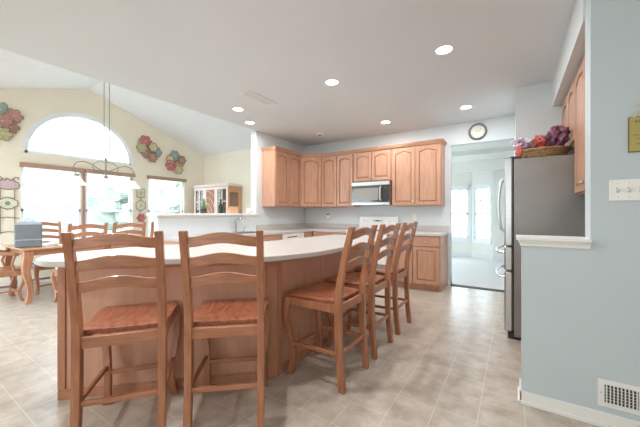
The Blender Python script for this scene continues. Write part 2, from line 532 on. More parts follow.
# half-round window
fr = MB(); n = 36
def arc(r, x): return [(x, AC + r * cos(pi - pi * k / n), AZ + r * sin(pi - pi * k / n)) for k in range(n + 1)]
for ra, rb, xa, xb in ((AR - .05, AR, XD - .10, XD - .0), (AR - .012, AR + .035, XD - .01, XD + .016)):
    A, B, Cc, D = arc(ra, xa), arc(rb, xa), arc(rb, xb), arc(ra, xb)
    fr.rings([[A[k], B[k], Cc[k], D[k]] for k in range(n + 1)])
fr.box(XD - .10, AC - AR, AZ, XD, AC + AR, AZ + .045)
aw = struct(fr.build('window_4', 'vinyl_frame', smooth=True))
g = [(AC + (AR - .05) * cos(pi - pi * k / n), AZ + .04 + (AR - .09) * sin(pi - pi * k / n)) for k in range(n + 1)]
MB().prism(g, XD - .064, XD - .058, fn).build('pane', 'pane_glass', aw)

def blind(label, y0, y1, ztop, zbot, x=XD):
    t = thing('window_blind', label, 'blind', (x, (y0 + y1) / 2, ztop), 0, 'wooden valance blinds on the dining windows')
    hw = (y1 - y0) / 2
    MB().box(0.002, -hw - .028, -0.045, 0.075, hw + .028, 0.03).build('headrail', 'oak_header', t, bevel=.004)
    s = MB(); k = ztop - .09; r = 0
    while k > zbot + .06:
        s.box(0.012, -hw + .01, k - ztop - .001, 0.052, hw - .01, k - ztop + .001); k -= .048
    s.box(0.010, -hw + .01, zbot - ztop + .02, 0.054, hw - .01, zbot - ztop + .04)
    sl = s.build('slats', 'vinyl_frame', t); sl['kind'] = 'stuff'
    for q in (-hw * .36, hw * .36):
        MB().tube([(0.033, q, -.05), (0.033, q, zbot - ztop + .03)], .0035, 5).build('cord', 'paper', t)
    return t

blind('white blind under brown headrail in left half of double window', 1.53, 2.375, WT, WB + .02)
blind('white blind under brown headrail in right half of double window', 2.445, 3.30, WT, WB + .02)
blind('white blind under brown headrail in single window beside the pony wall', 3.635, 4.53, WT, WB + .02)

def far_window(name, P_, d, n_, a, b):
    f = lambda t, o: tuple(P_ + d * t + n_ * o)
    m = MB(); t = .05
    def blk(u0, u1, z0, z1, o0=.02, o1=.08): m.prism([f(u0, o0), f(u1, o0), f(u1, o1), f(u0, o1)], z0, z1)
    blk(a, a + t, WZ0, WZ1); blk(b - t, b, WZ0, WZ1); blk(a, b, WZ0, WZ0 + t); blk(a, b, WZ1 - t, WZ1)
    md = (WZ0 + WZ1) / 2
    blk(a, b, md - .025, md + .025)
    for k in (1, 2): blk(a + (b - a) * k / 3 - .015, a + (b - a) * k / 3 + .015, WZ0, WZ1, .04, .06)
    for z in (WZ0 + .36, md + .36): blk(a, b, z - .014, z + .014, .04, .06)
    blk(a - .06, a, WZ0 - .08, WZ1 + .08, -.015, 0); blk(b, b + .06 if name != 'window_6' else b + .03, WZ0 - .08, WZ1 + .08, -.015, 0)
    blk(a - .04, b + .03, WZ0 - .09, WZ0, -.03, 0); blk(a - .04, b + .03, WZ1, WZ1 + .08, -.015, 0)
    o = struct(m.build(name, 'vinyl_frame'))
    g = MB(); g.prism([f(a + t, .048), f(b - t, .048), f(b - t, .052), f(a + t, .052)], WZ0 + t, WZ1 - t); g.build('pane', 'pane_glass', o)
far_window('window_5', P1, d1, n1, 1.62, 2.33)
far_window('window_6', P2, d2, n2, 0.05, 0.53)
far_window('window_7', P1, d1, n1, 0.5, 1.2)
fb = MB()
for P_, d, n_, L_ in ((P1, d1, n1, 2.42), (P2, d2, n2, .60), (P3, d3, n3, 1.6)):
    f = lambda t, o: tuple(P_ + d * t + n_ * o)
    fb.prism([f(0, -.015), f(L_, -.015), f(L_, 0), f(0, 0)], 0, .13)
struct(fb.build('baseboard_far', 'white_paint'))

# ------------------------------------------------------------------ outdoors
struct(MB().box(-45, -30, -.6, -7.25, 40, -.5).box(-7.25, -30, -.6, -4.0, -.35, -.5).box(-7.25, 9.95, -.6, 30, 40, -.5).build('ground_lawn', 'grass'))
h = thing('neighbor_house', 'pale two-storey house seen through the left dining window', 'house', (-24, 8, -.5))
MB().box(-4, -4.5, 0, 3, 4.5, 5.0).build('wall', 'house_siding', h)
r = MB(); r.prism([(-4.9, 4.9), (4.9, 4.9), (0, 7.6)], -4.3, 3.4, fn); r.build('roof', 'house_roof', h)
for yy in (-3.2, -1.2, 1.2, 3.2):
    for z0 in (1.0, 3.1):
        MB().box(2.99, yy - .5, z0, 3.06, yy + .5, z0 + 1.4).build('house_window', 'house_window', h)

def tree(label, x, y, hgt, rad, seed):
    t = thing('tree', label, 'tree', (x, y, -.5), 0, 'garden trees beyond the dining windows')
    MB().tube([(0, 0, 0), (0.05, 0, hgt * .35), (0, .05, hgt * .6)], [.16, .12, .07], 8).build('trunk', 'tree_bark', t, smooth=True)
    c = MB(); rnd = random.Random(seed)
    for k in range(16):
        a = rnd.random() * 6.28; q = rnd.random() ** .5 * rad * .75
        c.blob((q * cos(a), q * sin(a), hgt * (.35 + .55 * rnd.random())), (rad * .42,) * 3, 2, seed + k, .5, 3)
    c.build('crown', 'tree_leaf', t)
tree('leafy tree seen through the right half of the double window', -14.5, 7.0, 4.2, 1.7, 3)
tree('leafy tree seen behind the single dining window', -15.5, 10.3, 4.4, 1.9, 8)

# ------------------------------------------------------------------ cabinets
def arch_door(parent, x0, z0, x1, z1, knob_side, arch=True, knob_z=None, name='door', y=0.0):
    """door slab standing in front of the face y (front towards -y), local coords of its cabinet"""
    wd, hd = x1 - x0, z1 - z0
    st = min(.055, wd * .22)
    m = MB()
    m.box(x0, y - .021, z0, x0 + st, y - .008, z1).box(x1 - st, y - .021, z0, x1, y - .008, z1).box(x0 + st, y - .021, z0, x1 - st, y - .008, z0 + st)
    ka = min(.035, wd * .12) if arch else 0
    NB = 10
    xs = [x0 + st + (wd - 2 * st) * k / NB for k in range(NB + 1)]
    bell = lambda k: ka * (0.5 - 0.5 * cos(2 * pi * k / NB)) ** .8
    low = [(x, z1 - st - ka + bell(k)) for k, x in enumerate(xs)]
    m.prism(low + [(x1 - st, z1), (x0 + st, z1)], y - .021, y - .008, lambda a, b, c: (a, c, b))
    i = .022
    def pan(i, ya, yb):
        xs2 = [x0 + st + i + (wd - 2 * st - 2 * i) * k / NB for k in range(NB + 1)]
        tp = [(x, z1 - st - i - ka + bell(k)) for k, x in enumerate(xs2)]
        return [(a, b) for a, b in tp] + [(x1 - st - i, z0 + st + i), (x0 + st + i, z0 + st + i)]
    if wd - 2 * st > .08 and hd - 2 * st > .06:
        a, b = pan(.009, 0, 0), pan(.028, 0, 0)
        m.rings([[(p, y - .008, q) for p, q in a], [(p, y - .019, q) for p, q in b]])
    d = m.build(name, 'cab_wood', parent, bevel=.0025)
    MB().box(x0 + .002, y - .0095, z0 + .002, x1 - .002, y - .001, z1 - .002).build('glazed_groove', 'cab_glaze', d)
    if knob_side is not None:
        kx = x0 + st * .5 if knob_side == 'l' else x1 - st * .5 if knob_side == 'r' else (x0 + x1) / 2
        kz = knob_z if knob_z is not None else z0 + .06
        MB().lathe([(.004, -.021), (.004, -.032), (.013, -.036), (.014, -.043), (.008, -.048)], (kx, y, kz), 12, 'y').build('knob', 'nickel', d, smooth=True)
    return d


def crown_mb(w_, d_, z, endl, endr):
    m = MB()
    for z0, z1, o in ((z, z + .02, .012), (z + .02, z + .04, .024), (z + .04, z + .055, .036)):
        m.box(-o * endl, -o - .02, z0, w_ + o * endr, d_, z1)
    return m


def upper(label, loc, rz, w_, hh, d_, doors=2, endl=0, endr=0, crown=True, group='wall cabinets over the kitchen counter'):
    t = thing('wall_cabinet', label, 'cabinet', loc, rz, group)
    MB().box(0, 0, 0, w_, d_, hh).build('body', 'cab_wood', t, bevel=.002)
    g = .012; dw = (w_ - g * (doors + 1)) / doors
    for k in range(doors):
        xa = g + k * (dw + g)
        side = ('r' if k == 0 else 'l') if doors == 2 else 'r'
        arch_door(t, xa, .015, xa + dw, hh - .02, side)
    if crown: crown_mb(w_, d_, hh - .003, endl, endr).build('crown_molding', 'cab_wood_h', t, bevel=.003)
    return t

UZ, UH = 1.35, 1.02
FX = XL + .31       # carcass face on the left wall (doors stand .02 proud)
FY = YB - .31
upper('two-door maple wall cabinet at the left end, beside the dining opening', (FX, 4.085, UZ), pi / 2, 0.77, UH, .308, 2, 1, 0)
# diagonal corner unit
t = thing('wall_cabinet', 'single-door maple wall cabinet set diagonally across the corner', 'cabinet', (0, 0, 0), 0, 'wall cabinets over the kitchen counter')
pA, pB = Vector((FX, 4.858)), Vector((-3.29, FY))
t.location = (pA.x, pA.y, UZ)
dd = pB - pA; t.rotation_euler = (0, 0, math.atan2(dd.y, dd.x)); Ld = dd.length
inv = lambda p: ((Vector(p) - pA).x * cos(-t.rotation_euler.z) - (Vector(p) - pA).y * sin(-t.rotation_euler.z), (Vector(p) - pA).x * sin(-t.rotation_euler.z) + (Vector(p) - pA).y * cos(-t.rotation_euler.z))
poly = [inv(p) for p in ((FX, 4.858), (-3.29, FY), (-3.29, YB - .002), (XL + .002, YB - .002), (XL + .002, 4.858))]
MB().prism(poly, 0, UH).build('body', 'cab_wood', t, bevel=.002)
arch_door(t, .012, .015, Ld - .012, UH - .02, 'r')
MB().box(0, -.032, UH - .003, Ld, .1, UH + .017).box(0, -.044, UH + .017, Ld, .1, UH + .037).box(0, -.056, UH + .037, Ld, .1, UH + .052).build('crown_molding', 'cab_wood_h', t)
upper('two-door maple wall cabinet between the corner and the microwave', (-3.288, FY, UZ), 0, .725, UH, .308, 2)
upper('short two-door maple wall cabinet directly above the microwave', (-2.561, FY, 1.81), 0, .745, .56, .308, 2)
upper('two-door maple wall cabinet right of the microwave, nearest the doorway', (-1.814, FY, UZ), 0, .825, UH, .308, 2, 0, 1)
# right of the fridge
upper('tall maple wall cabinet on the near side of the steel fridge', (.465, 3.43, 1.38), -pi / 2, .92, 1.045, .38, 2, crown=False, group='maple cabinets around the fridge')
upper('short maple wall cabinet above the steel fridge', (.465, 4.275, 1.86), -pi / 2, .84, .565, .38, 2, crown=False, group='maple cabinets around the fridge')


def base(label, loc, rz, w_, d_=.60, doors=1, drawer=True, knob='l', endr=False):
    t = thing('base_cabinet', label, 'cabinet', loc, rz, 'base cabinets under the kitchen counters')
    MB().box(0, .07, 0, w_ - (.0 if endr else 0), d_, .10).box(0, 0, .10, w_, d_, .868).build('body', 'cab_wood', t, bevel=.002)
    g = .014; dw = (w_ - g * (doors + 1)) / doors
    zt = .69 if drawer else .85
    for k in range(doors):
        xa = g + k * (dw + g)
        side = ('r' if k == 0 else 'l') if doors == 2 else knob
        arch_door(t, xa, .115, xa + dw, zt, side, False, zt - .06)
        if drawer:
            m = MB().box(xa, -.02, .705, xa + dw, -.001, .855)
            dr = m.build('drawer', 'cab_wood_h', t, bevel=.005)
            MB().lathe([(.004, -.019), (.004, -.03), (.013, -.034), (.014, -.041), (.008, -.046)], (xa + dw / 2, 0, .78), 12, 'y').build('knob', 'nickel', dr, smooth=True)
    return t

BX, BY = XL + .60, YB - .60
base('maple base cabinet under the left counter end beside the pony wall', (BX, 2.16, 0), pi / 2, .59, .598, 1)
base('maple sink base cabinet under the chrome faucet', (BX, 2.76, 0), pi / 2, 1.165, .598, 2)
base('maple corner base cabinet between dishwasher and back wall', (BX, 4.57, 0), pi / 2, .27, .598, 1)
base('maple base cabinet between the corner and the white range', (-3.30, BY, 0), 0, .735, .598, 2)
base('maple base cabinet right of the range, beside the doorway', (-1.775, BY, 0), 0, .83, .598, 2)
base('maple base cabinet hidden behind the right half wall', (.27, 3.42, 0), -pi / 2, .90, .578, 2)

def ctop(name, label, boxes, splash, z0=.87, z1=.91):
    t = thing(name, label, 'countertop', (0, 0, 0), 0, 'kitchen counters along the walls')
    m = MB()
    for a in boxes: m.box(a[0], a[1], z0, a[2], a[3], z1)
    m.build('worktop', 'counter', t, bevel=.004)
    if splash:
        s = MB()
        for a in splash: s.box(a[0], a[1], z1, a[2], a[3], z1 + .10)
        s.build('backsplash', 'counter', t, bevel=.003)
SX0, SX1, SY0, SY1 = -3.80, -3.40, 2.92, 3.66
ctop('countertop', 'white L-shaped countertop under the left and corner cabinets', [(XL + .002, 2.15, BX + .03, SY0), (XL + .002, SY1, BX + .03, YB - .002), (XL + .002, SY0, SX0, SY1), (SX1, SY0, BX + .03, SY1), (BX + .03, BY - .03, -2.56, YB - .002)],
     [(XL + .002, 3.93, XL + .02, YB - .002), (XL + .02, YB - .02, -2.56, YB - .002)])
ctop('countertop', 'short white countertop right of the white range', [(-1.778, BY - .03, -.93, YB - .002)], [(-1.778, YB - .02, -.93, YB - .002)])
ctop('countertop', 'short white countertop behind the right half wall', [(.245, 2.52, .848, 3.42)], [])

# sink and faucet
t = thing('sink', 'white double sink set into the left counter', 'sink', (0, 0, 0))
m = MB()
m.box(SX0 - .015, SY0 - .015, .9105, SX1 + .015, SY0 + .012, .918).box(SX0 - .015, SY1 - .012, .9105, SX1 + .015, SY1 + .015, .918)
m.box(SX0 - .015, SY0, .9105, SX0 + .012, SY1, .918).box(SX1 - .012, SY0, .9105, SX1 + .015, SY1, .918)
m.build('rim', 'steel_bright', t, bevel=.002)
m = MB()
m.box(SX0 + .004, SY0 + .004, .872, SX1 - .004, SY1 - .004, .876)
m.box(SX0 + .004, SY0 + .004, .876, SX0 + .012, SY1 - .004, .911).box(SX1 - .012, SY0 + .004, .876, SX1 - .004, SY1 - .004, .911)
m.box(SX0 + .012, SY0 + .004, .876, SX1 - .012, SY0 + .012, .911).box(SX0 + .012, SY1 - .012, .876, SX1 - .012, SY1 - .004, .911)
m.build('basin', 'steel', t)
t = thing('faucet', 'tall chrome single-lever faucet on the left counter', 'faucet', (-3.862, 3.40, .9105))
MB().lathe([(.034, 0), (.034, .012), (.026, .02), (.022, .15), (.026, .17)], (0, 0, 0), 16).build('body', 'chrome', t, smooth=True)
MB().tube([(0, 0, .15), (.01, 0, .20), (.05, 0, .235), (.10, 0, .235), (.135, 0, .205), (.14, 0, .175)], [.019, .019, .018, .018, .021, .021], 10).build('spout', 'chrome', t, smooth=True)
MB().tube([(0, 0, .17), (-.01, .03, .20), (-.015, .08, .225)], [.01, .008, .007], 8).build('lever', 'chrome', t, smooth=True)
t = thing('soap_dispenser', 'small chrome soap pump right of the faucet', 'soap dispenser', (-3.862, 3.58, .9105))
MB().lathe([(.02, 0), (.02, .01), (.012, .015), (.01, .06)], (0, 0, 0), 12).build('body', 'chrome', t, smooth=True)
MB().tube([(0, 0, .055), (0, 0, .075), (.05, 0, .075)], .007, 8).build('spout', 'chrome', t, smooth=True)

# dishwasher
t = thing('dishwasher', 'white dishwasher built in under the left counter', 'dishwasher', (BX, 3.935, 0), pi / 2)
MB().box(0.004, .07, 0, .622, .595, .10).box(.004, 0, .10, .622, .595, .866).build('body', 'white_enamel', t)
MB().box(.008, -.022, .115, .618, -.001, .72).build('door', 'white_enamel', t, bevel=.006)
c = MB().box(.008, -.024, .725, .618, -.001, .862).build('control_panel', 'white_enamel', t, bevel=.005)
MB().box(.12, -.027, .80, .40, -.0235, .815).build('vent', 'dark_gap', c)
MB().box(.20, -.032, .742, .42, -.0235, .76).build('handle', 'white_plastic', c, bevel=.004)

# range
t = thing('range_stove', 'white electric range under the microwave', 'stove', (-2.552, 4.79, 0))
RW = .768
MB().box(0, .03, 0.02, RW, .645, .90).build('body', 'white_enamel', t, bevel=.004)
MB().box(-.0, 0.0, .90, RW, .645, .918).build('cooktop', 'white_enamel', t, bevel=.004)
for bx, by, br in ((.2, .18, .1), (.57, .18, .085), (.2, .46, .085), (.57, .46, .1)):
    MB().lathe([(br, .918), (br, .926), (br * .5, .928)], (bx, by, 0), 20).build('burner', 'black', t)
MB().box(.01, 0.0, .22, RW - .01, .03, .74).build('oven_door', 'white_enamel', t, bevel=.005)
MB().box(.16, -.003, .36, RW - .16, 0.001, .60).build('oven_window', 'black_glass', t)
MB().tube([(.08, 0.01, .70), (.08, -.04, .70), (RW - .08, -.04, .70), (RW - .08, 0.01, .70)], .011, 8).build('handle', 'white_plastic', t, smooth=True)
MB().box(.01, 0.0, .03, RW - .01, .03, .21).build('drawer', 'white_enamel', t, bevel=.005)
bgd = MB().rings([[(0, .56, .918), (0, .645, .918), (0, .645, 1.15), (0, .60, 1.16)], [(RW, .56, .918), (RW, .645, .918), (RW, .645, 1.15), (RW, .60, 1.16)]]).build('backguard', 'white_enamel', t, bevel=.006)
cp = MB().box(.27, .570, 1.045, .50, .60, 1.115).build('control_panel', 'white_plastic', bgd)
MB().box(.33, .566, 1.07, .43, .571, 1.095).build('display', 'black', bgd)
for kx in (.08, .17, .30, .46, .60, .69):
    MB().lathe([(.02, .595), (.018, .565), (.01, .56)], (kx, 0, 1.085), 12, 'y').build('knob', 'white_plastic' if kx < .2 or kx > .5 else 'steel', bgd, smooth=True)

# microwave
t = thing('microwave', 'stainless over-the-range microwave with black window', 'microwave', (-2.556, 5.06, 1.375))
MW, MH = .735, .42
MB().box(0, 0, 0, MW, .385, MH).build('body', 'steel', t, bevel=.004)
MB().box(.0, -.012, .0, MW, .0, .045).build('vent_grille', 'steel', t, bevel=.003)
d = MB().box(.0, -.022, .048, .60, -.0005, MH - .07).build('door', 'black_glass', t, bevel=.004)
MB().box(.045, -.0245, .085, .53, -.0215, MH - .115).build('window_mesh', 'mw_mesh', d)
MB().tube([(.575, -.02, .08), (.575, -.06, .10), (.575, -.06, MH - .12), (.575, -.02, MH - .10)], .013, 8).build('handle', 'steel_bright', d, smooth=True)
MB().box(0, -.018, MH - .066, MW, -.0005, MH).build('top_strip', 'steel', t, bevel=.003)
cpn = MB().box(.604, -.02, .048, MW, -.0005, MH - .07).build('control_panel', 'black', t, bevel=.003)
for r_ in range(6):
    for c_ in range(3):
        MB().box(.625 + c_ * .033, -.022, .07 + r_ * .03, .648 + c_ * .033, -.0195, .086 + r_ * .03).build('button', 'dark_gap', cpn)
MB().box(.622, -.022, .275, .72, -.0195, .32).build('display', 'black_glass', cpn)

# ------------------------------------------------------------------ fridge
t = thing('refrigerator', 'stainless french-door refrigerator with grey side in the nook', 'refrigerator', (0, 0, 0))
FY0, FY1 = 3.445, 4.268
MB().box(0.0, FY0, .03, .80, FY1, 1.745).build('body', 'fridge_side', t, bevel=.006)
ym = (FY0 + FY1) / 2
MB().box(-.012, FY0 + .01, .07, 0.0, FY1 - .01, 1.74).build('gasket', 'seal', t)
def handle_v(y, z0, z1, par):
    pts = [(-.078, y, z0), (-.118, y, z0 + .03)]
    for k in range(9):
        q = k / 8; pts.append((-.122 - .022 * sin(pi * q), y, z0 + .04 + (z1 - z0 - .08) * q))
    pts += [(-.118, y, z1 - .03), (-.078, y, z1)]
    MB().tube(pts, .0125, 8).build('handle', 'steel_bright', par, smooth=True)
for ya, yb, hy in ((FY0, ym - .003, ym - .045), (ym + .003, FY1, ym + .045)):
    d = MB().box(-.08, ya, .905, -.012, yb, 1.765).build('door', 'steel', t, bevel=.012, seg=3)
    handle_v(hy, 1.02, 1.60, d)
for z0, z1 in ((.665, .893), (.075, .653)):
    d = MB().box(-.08, FY0, z0, -.012, FY1, z1).build('drawer', 'steel', t, bevel=.012, seg=3)
    hz = z1 - .06
    pts = [(-.078, FY0 + .07, hz), (-.125, FY0 + .08, hz)]
    for k in range(9):
        q = k / 8; pts.append((-.13 - .028 * sin(pi * q), FY0 + .10 + (FY1 - FY0 - .20) * q, hz))
    pts += [(-.125, FY1 - .08, hz), (-.078, FY1 - .07, hz)]
    MB().tube(pts, .0135, 8).build('handle', 'steel_bright', d, smooth=True)
MB().box(-.035, FY0 + .02, 1.745, .06, FY0 + .10, 1.775).build('hinge_cover', 'seal', t, bevel=.006)
MB().box(-.035, FY1 - .10, 1.745, .06, FY1 - .02, 1.775).build('hinge_cover', 'seal', t, bevel=.006)
MB().box(-.05, FY0 + .02, 0.0, .10, FY0 + .06, .06).box(-.05, FY1 - .06, 0.0, .10, FY1 - .02, .06).box(-.02, FY0 + .06, .012, 0.05, FY1 - .06, .07).build('foot_grille', 'seal', t, bevel=.006)
MB().box(.70, FY0 + .02, 0.0, .78, FY0 + .06, .035).box(.70, FY1 - .06, 0.0, .78, FY1 - .02, .035).build('foot', 'seal', t)

# basket with bags on the fridge
t = thing('wicker_basket', 'oval wicker basket lying on top of the fridge', 'basket', (.235, 3.66, 1.7455))
m = MB(); prof = [(.13, 0), (.165, .025), (.18, .06), (.195, .085), (.187, .09), (.172, .06), (.155, .03), (.12, .012)]
m.lathe(prof, (0, 0, 0), 28, 'z', 1.12, .80); m.build('body', 'wicker', t, smooth=True)
pts = [(.195 * 1.12 * cos(2 * pi * k / 28), .195 * .80 * sin(2 * pi * k / 28), .088 + .004 * (k % 2)) for k in range(29)]
MB().tube(pts, .011, 7, False).build('rim', 'wicker', t, smooth=True)
def bag(name, label, c, r, m_, seed, rz, crimp):
    t = thing(name, label, 'snack bag', c, rz, 'snack bags in the fridge-top basket')
    MB().blob((0, 0, 0), r, 4, seed, .42, 3.0).build('pouch', m_, t, smooth=True, angle=25)
    # crimped, fanned end of the bag
    f = MB(); k = 11; ring0, ring1 = [], []
    for i in range(k):
        q = i / (k - 1) - .5
        ring0.append((r[0] * .75, q * r[1] * .8, .2 * r[2] + .008 * (-1) ** i)); ring1.append((r[0] * .75 + crimp, q * r[1] * 1.7, .45 * r[2] + .016 * (-1) ** i))
    vs = ring0 + ring1; vs += [(x, y, z + .004) for x, y, z in vs]
    fs = []
    for i in range(k - 1):
        fs += [(i, i + 1, i + 1 + k, i + k), (i + 2 * k, i + 3 * k, i + 1 + 3 * k, i + 1 + 2 * k), (i + k, i + k + 1, i + 3 * k + 1, i + 3 * k), (i, i + 2 * k, i + 1 + 2 * k, i + 1)]
    f.add(vs, fs).build('crimped_end', m_, t)
    return t
bag('snack_bag', 'crumpled white and violet snack bag at the left of the basket', (.078, 3.615, 1.905), (.068, .08, .062), 'bag_white', 2, 3.9, .04)
bag('snack_bag', 'red snack bag lying in the middle of the basket', (.215, 3.70, 1.92), (.07, .062, .075), 'bag_red', 5, 1.75, .04)
bag('snack_bag', 'dark purple snack bag heaped highest at the right of the basket', (.35, 3.665, 1.955), (.066, .085, .105), 'bag_purple', 9, .9, .035)
tag(MB().blob((.04, 3.485, 1.818), (.03, .028, .062), 3, 4, .3, 3).build('snack_bag', 'bag_red', None, smooth=True), 'narrow red packet standing left of the basket on the fridge', 'snack bag', 'snack bags in the fridge-top basket')

# ------------------------------------------------------------------ island
IA, IB = Vector((-2.51, .72)), Vector((-1.535, 1.645))
ip = [(-2.51, .72), (-1.535, 1.645), (-1.50, 1.72), (-1.50, 3.58), (-2.06, 3.58), (-2.10, 2.42), (-2.74, 1.47), (-2.74, .95)]
t = thing('kitchen_island', 'angled maple island base with flat panels under the white top', 'island', (0, 0, 0))
MB().prism(ip, .0, .884).build('body', 'island_wood', t)
def along(p, q, a, b, z0, z1, th, off=0.0):
    P_, Q_ = Vector(p), Vector(q); d = (Q_ - P_).normalized(); n_ = Vector((d.y, -d.x)); L_ = (Q_ - P_).length
    f = lambda tt, o: tuple(P_ + d * tt + n_ * o)
    b = L_ + b if b <= 0 else b
    return [f(a, off), f(b, off), f(b, off + th), f(a, off + th)], z0, z1
bt = MB()
for i, (a, b) in ((0, (.0, 0)), (2, (0, 0))):
    bt.prism(*along(ip[i], ip[i + 1], a, b, 0, .055, .012))
    bt.prism(*along(ip[i], ip[i + 1], a, b, .055, .065, .007))
bt.build('base_trim', 'island_trim', t, bevel=.003)
for i, a, b in ((0, 0, .045), (2, 1.815, 1.86)):
    MB().prism(*along(ip[i], ip[i + 1], a, b, .065, .884, .012)).build('corner_strip', 'island_trim', t, bevel=.003)
MB().prism(*along(ip[0], ip[1], 1.345 - .055, 1.344, .0, .884, .014)).prism(*along(ip[1], ip[2], 0, .083, 0, .884, .014)).prism(*along(ip[2], ip[3], 0.0, .05, .0, .884, .014)).build('corner_post', 'island_trim', t, bevel=.004)
for i, a, b in ((0, .05, 1.28), (2, .055, 1.81)):
    MB().prism(*along(ip[i], ip[i + 1], a, b, .845, .884, .006)).build('top_rail', 'island_trim', t, bevel=.002)
poly = [(-2.42, .63), (-1.40, 1.57), (-1.28, 1.98), (-1.25, 3.68), (-2.12, 3.68), (-2.21, 2.36), (-2.83, 1.52), (-2.83, .74), (-2.62, .63)]
poly = fillet(poly, [.25, .30, .5, .04, .04, .25, .25, .22, .1])
tag(MB().prism(poly, .8845, .925).build('island_countertop', 'counter', None, bevel=.008, seg=3), 'large white angled countertop with rounded corners on the island', 'countertop')

# ------------------------------------------------------------------ stools and chairs
def slat_mb(hw, yc, z0, z1, arch, bow, th):
    s = MB(); secs = []
    for k in range(17):
        q = -1 + 2 * k / 16
        e = arch * (0.5 + 0.5 * cos(pi * q)) ** .9
        secs.append((q * hw, yc - bow * (1 - q * q), z0 + e * .85, z1 + e, th))
    return s.loftx(secs)

def make_seat(hwf, hwr, yf, yr, zt, th, dish):
    N = 14; top_, bot = [], []
    for j in range(N + 1):
        q = j / N; y = yr + (yf - yr) * q
        hw = hwr + (hwf - hwr) * (q ** .8)
        for i in range(N + 1):
            p = -1 + 2 * i / N
            # round the outline's corners
            k = max(abs(p), abs(2 * q - 1))
            px, qy = p, 2 * q - 1
            sh = 1 - .035 * (abs(px) ** 6) * (abs(qy) ** 6)
            x = hw * px * sh; yy = (yr + yf) / 2 + (yf - yr) / 2 * qy * sh
            sad = dish * (1 - px ** 2) * (1 - (abs(qy)) ** 3) * (1 - .35 * math.exp(-(px / .18) ** 2) * max(0, q))
            edge = .012 * (max(0, k - .85) / .15) ** 2
            top_.append((x, yy, zt - sad - edge)); bot.append((x * .97, yy * .985, zt - th))
    n1 = N + 1; fs = []
    off = n1 * n1
    for j in range(N):
        for i in range(N):
            a = j * n1 + i
            fs.append((a, a + 1, a + n1 + 1, a + n1)); fs.append((off + a, off + a + n1, off + a + n1 + 1, off + a + 1))
    rim = [i for i in range(n1)] + [j * n1 + N for j in range(1, n1)] + [N * n1 + i for i in range(N - 1, -1, -1)] + [j * n1 for j in range(N - 1, 0, -1)]
    for k in range(len(rim)):
        a, b = rim[k], rim[(k + 1) % len(rim)]
        fs.append((a, off + a, off + b, b))
    return MB().add(top_ + bot, fs)

def ladder_chair(name, label, cat, group, seat, H_, hw=.195, woodv='stool_wood', woodh='stool_wood_h', seatm='stool_seat', arms=False, slats=3, cushion=False, stretch=.25, slatp=.11):
    t = thing(name, label, cat, (0, 0, 0), 0, group)
    zs = seat
    pr = lambda z: -.212 - .030 * max(0, (zs * .6 - z) / (zs * .6)) ** 1.5 - .105 * (max(0, z - zs) / (H_ - zs)) ** 1.35   # y of the back posts
    for s in (-1, 1):
        secs = []
        for k in range(13):
            z = H_ * k / 12
            wd = .038 if z > zs else .040
            dp = .050 - .012 * max(0, (z - zs) / (H_ - zs)) - .006 * max(0, (zs - z) / zs)
            secs.append((s * hw, pr(z), z, wd, dp))
        MB().loft(secs).build('leg', woodv, t, bevel=.004)
    hf = hw + .012
    for s in (-1, 1):                                        # cabriole front legs
        secs = []
        for k in range(17):
            q = k / 16; z = (zs - .035) * q
            bend = .024 * sin(2 * pi * (q * .95 - .48)) + .009 * (1 - q) ** 8
            w_ = .036 + .020 * q ** 2 + .008 * (1 - q) ** 6
            secs.append((s * (hf - .012 + bend * .55), 0.208 + bend, z, w_, w_))
        MB().loft(secs).build('leg', woodv, t, bevel=.006)
    top0 = H_ - .03
    for k in range(slats):
        z1 = top0 - k * slatp
        z = z1 - .028
        sl = slat_mb(hw - .012, pr(z) , z1 - .058, z1 - .004, .026, .018, .018)
        sl.build('back_slat', woodh, t, bevel=.004)
    make_seat(hf + .02, hw + .008, .245, pr(zs) + .022, zs, .036, .014).build('seat', seatm, t, smooth=True, angle=60)
    if cushion:
        make_seat(hf - .0, hw - .012, .205, pr(zs) + .04, zs + .035, .036, -.012).build('cushion', 'cushion', t, smooth=True, angle=60)
    z0, z1 = zs - .095, zs - .037
    MB().box(-hw + .015, pr(z0) - .012, z0, hw - .015, pr(z0) + .012, z1).build('seat_rail', woodh, t, bevel=.003)
    MB().box(-hf + .02, .198, z0, hf - .02, .220, z1).build('seat_rail', woodh, t, bevel=.003)
    for s in (-1, 1):
        MB().prism([(s * (hw - .01), pr(z0) + .02), (s * (hw + .012), pr(z0) + .02), (s * (hf + .004), .198), (s * (hf - .018), .198)], z0, z1).build('seat_rail', woodv, t, bevel=.003)
        MB().bar((s * hw, pr(stretch) + .015, stretch), (s * (hf - .014), .19, stretch - .01), .022, .026).build('stretcher', woodv, t, bevel=.004)
    MB().bar((-hw + .01, pr(stretch), stretch + .0), (hw - .01, pr(stretch), stretch), .022, .028).build('stretcher', woodh, t, bevel=.004)
    MB().bar((-hf + .02, .185, stretch - .04), (hf - .02, .185, stretch - .04), .022, .028).build('stretcher', woodh, t, bevel=.004)
    if arms:
        za = zs + .21
        for s in (-1, 1):
            a = MB(); pts = [(s * hw, pr(za), za + .01), (s * (hw + .03), -.06, za + .02), (s * (hw + .045), .10, za), (s * (hw + .05), .17, za - .012)]
            a.tube(pts, [.018, .02, .023, .02], 8).build('armrest', woodh, t, smooth=True)
            MB().tube([(s * (hf + .0), .13, zs - .02), (s * (hf + .035), .10, zs + .08), (s * (hf + .03), .135, za - .01)], [.018, .014, .017], 8).build('arm_support', woodv, t, smooth=True)
    return t

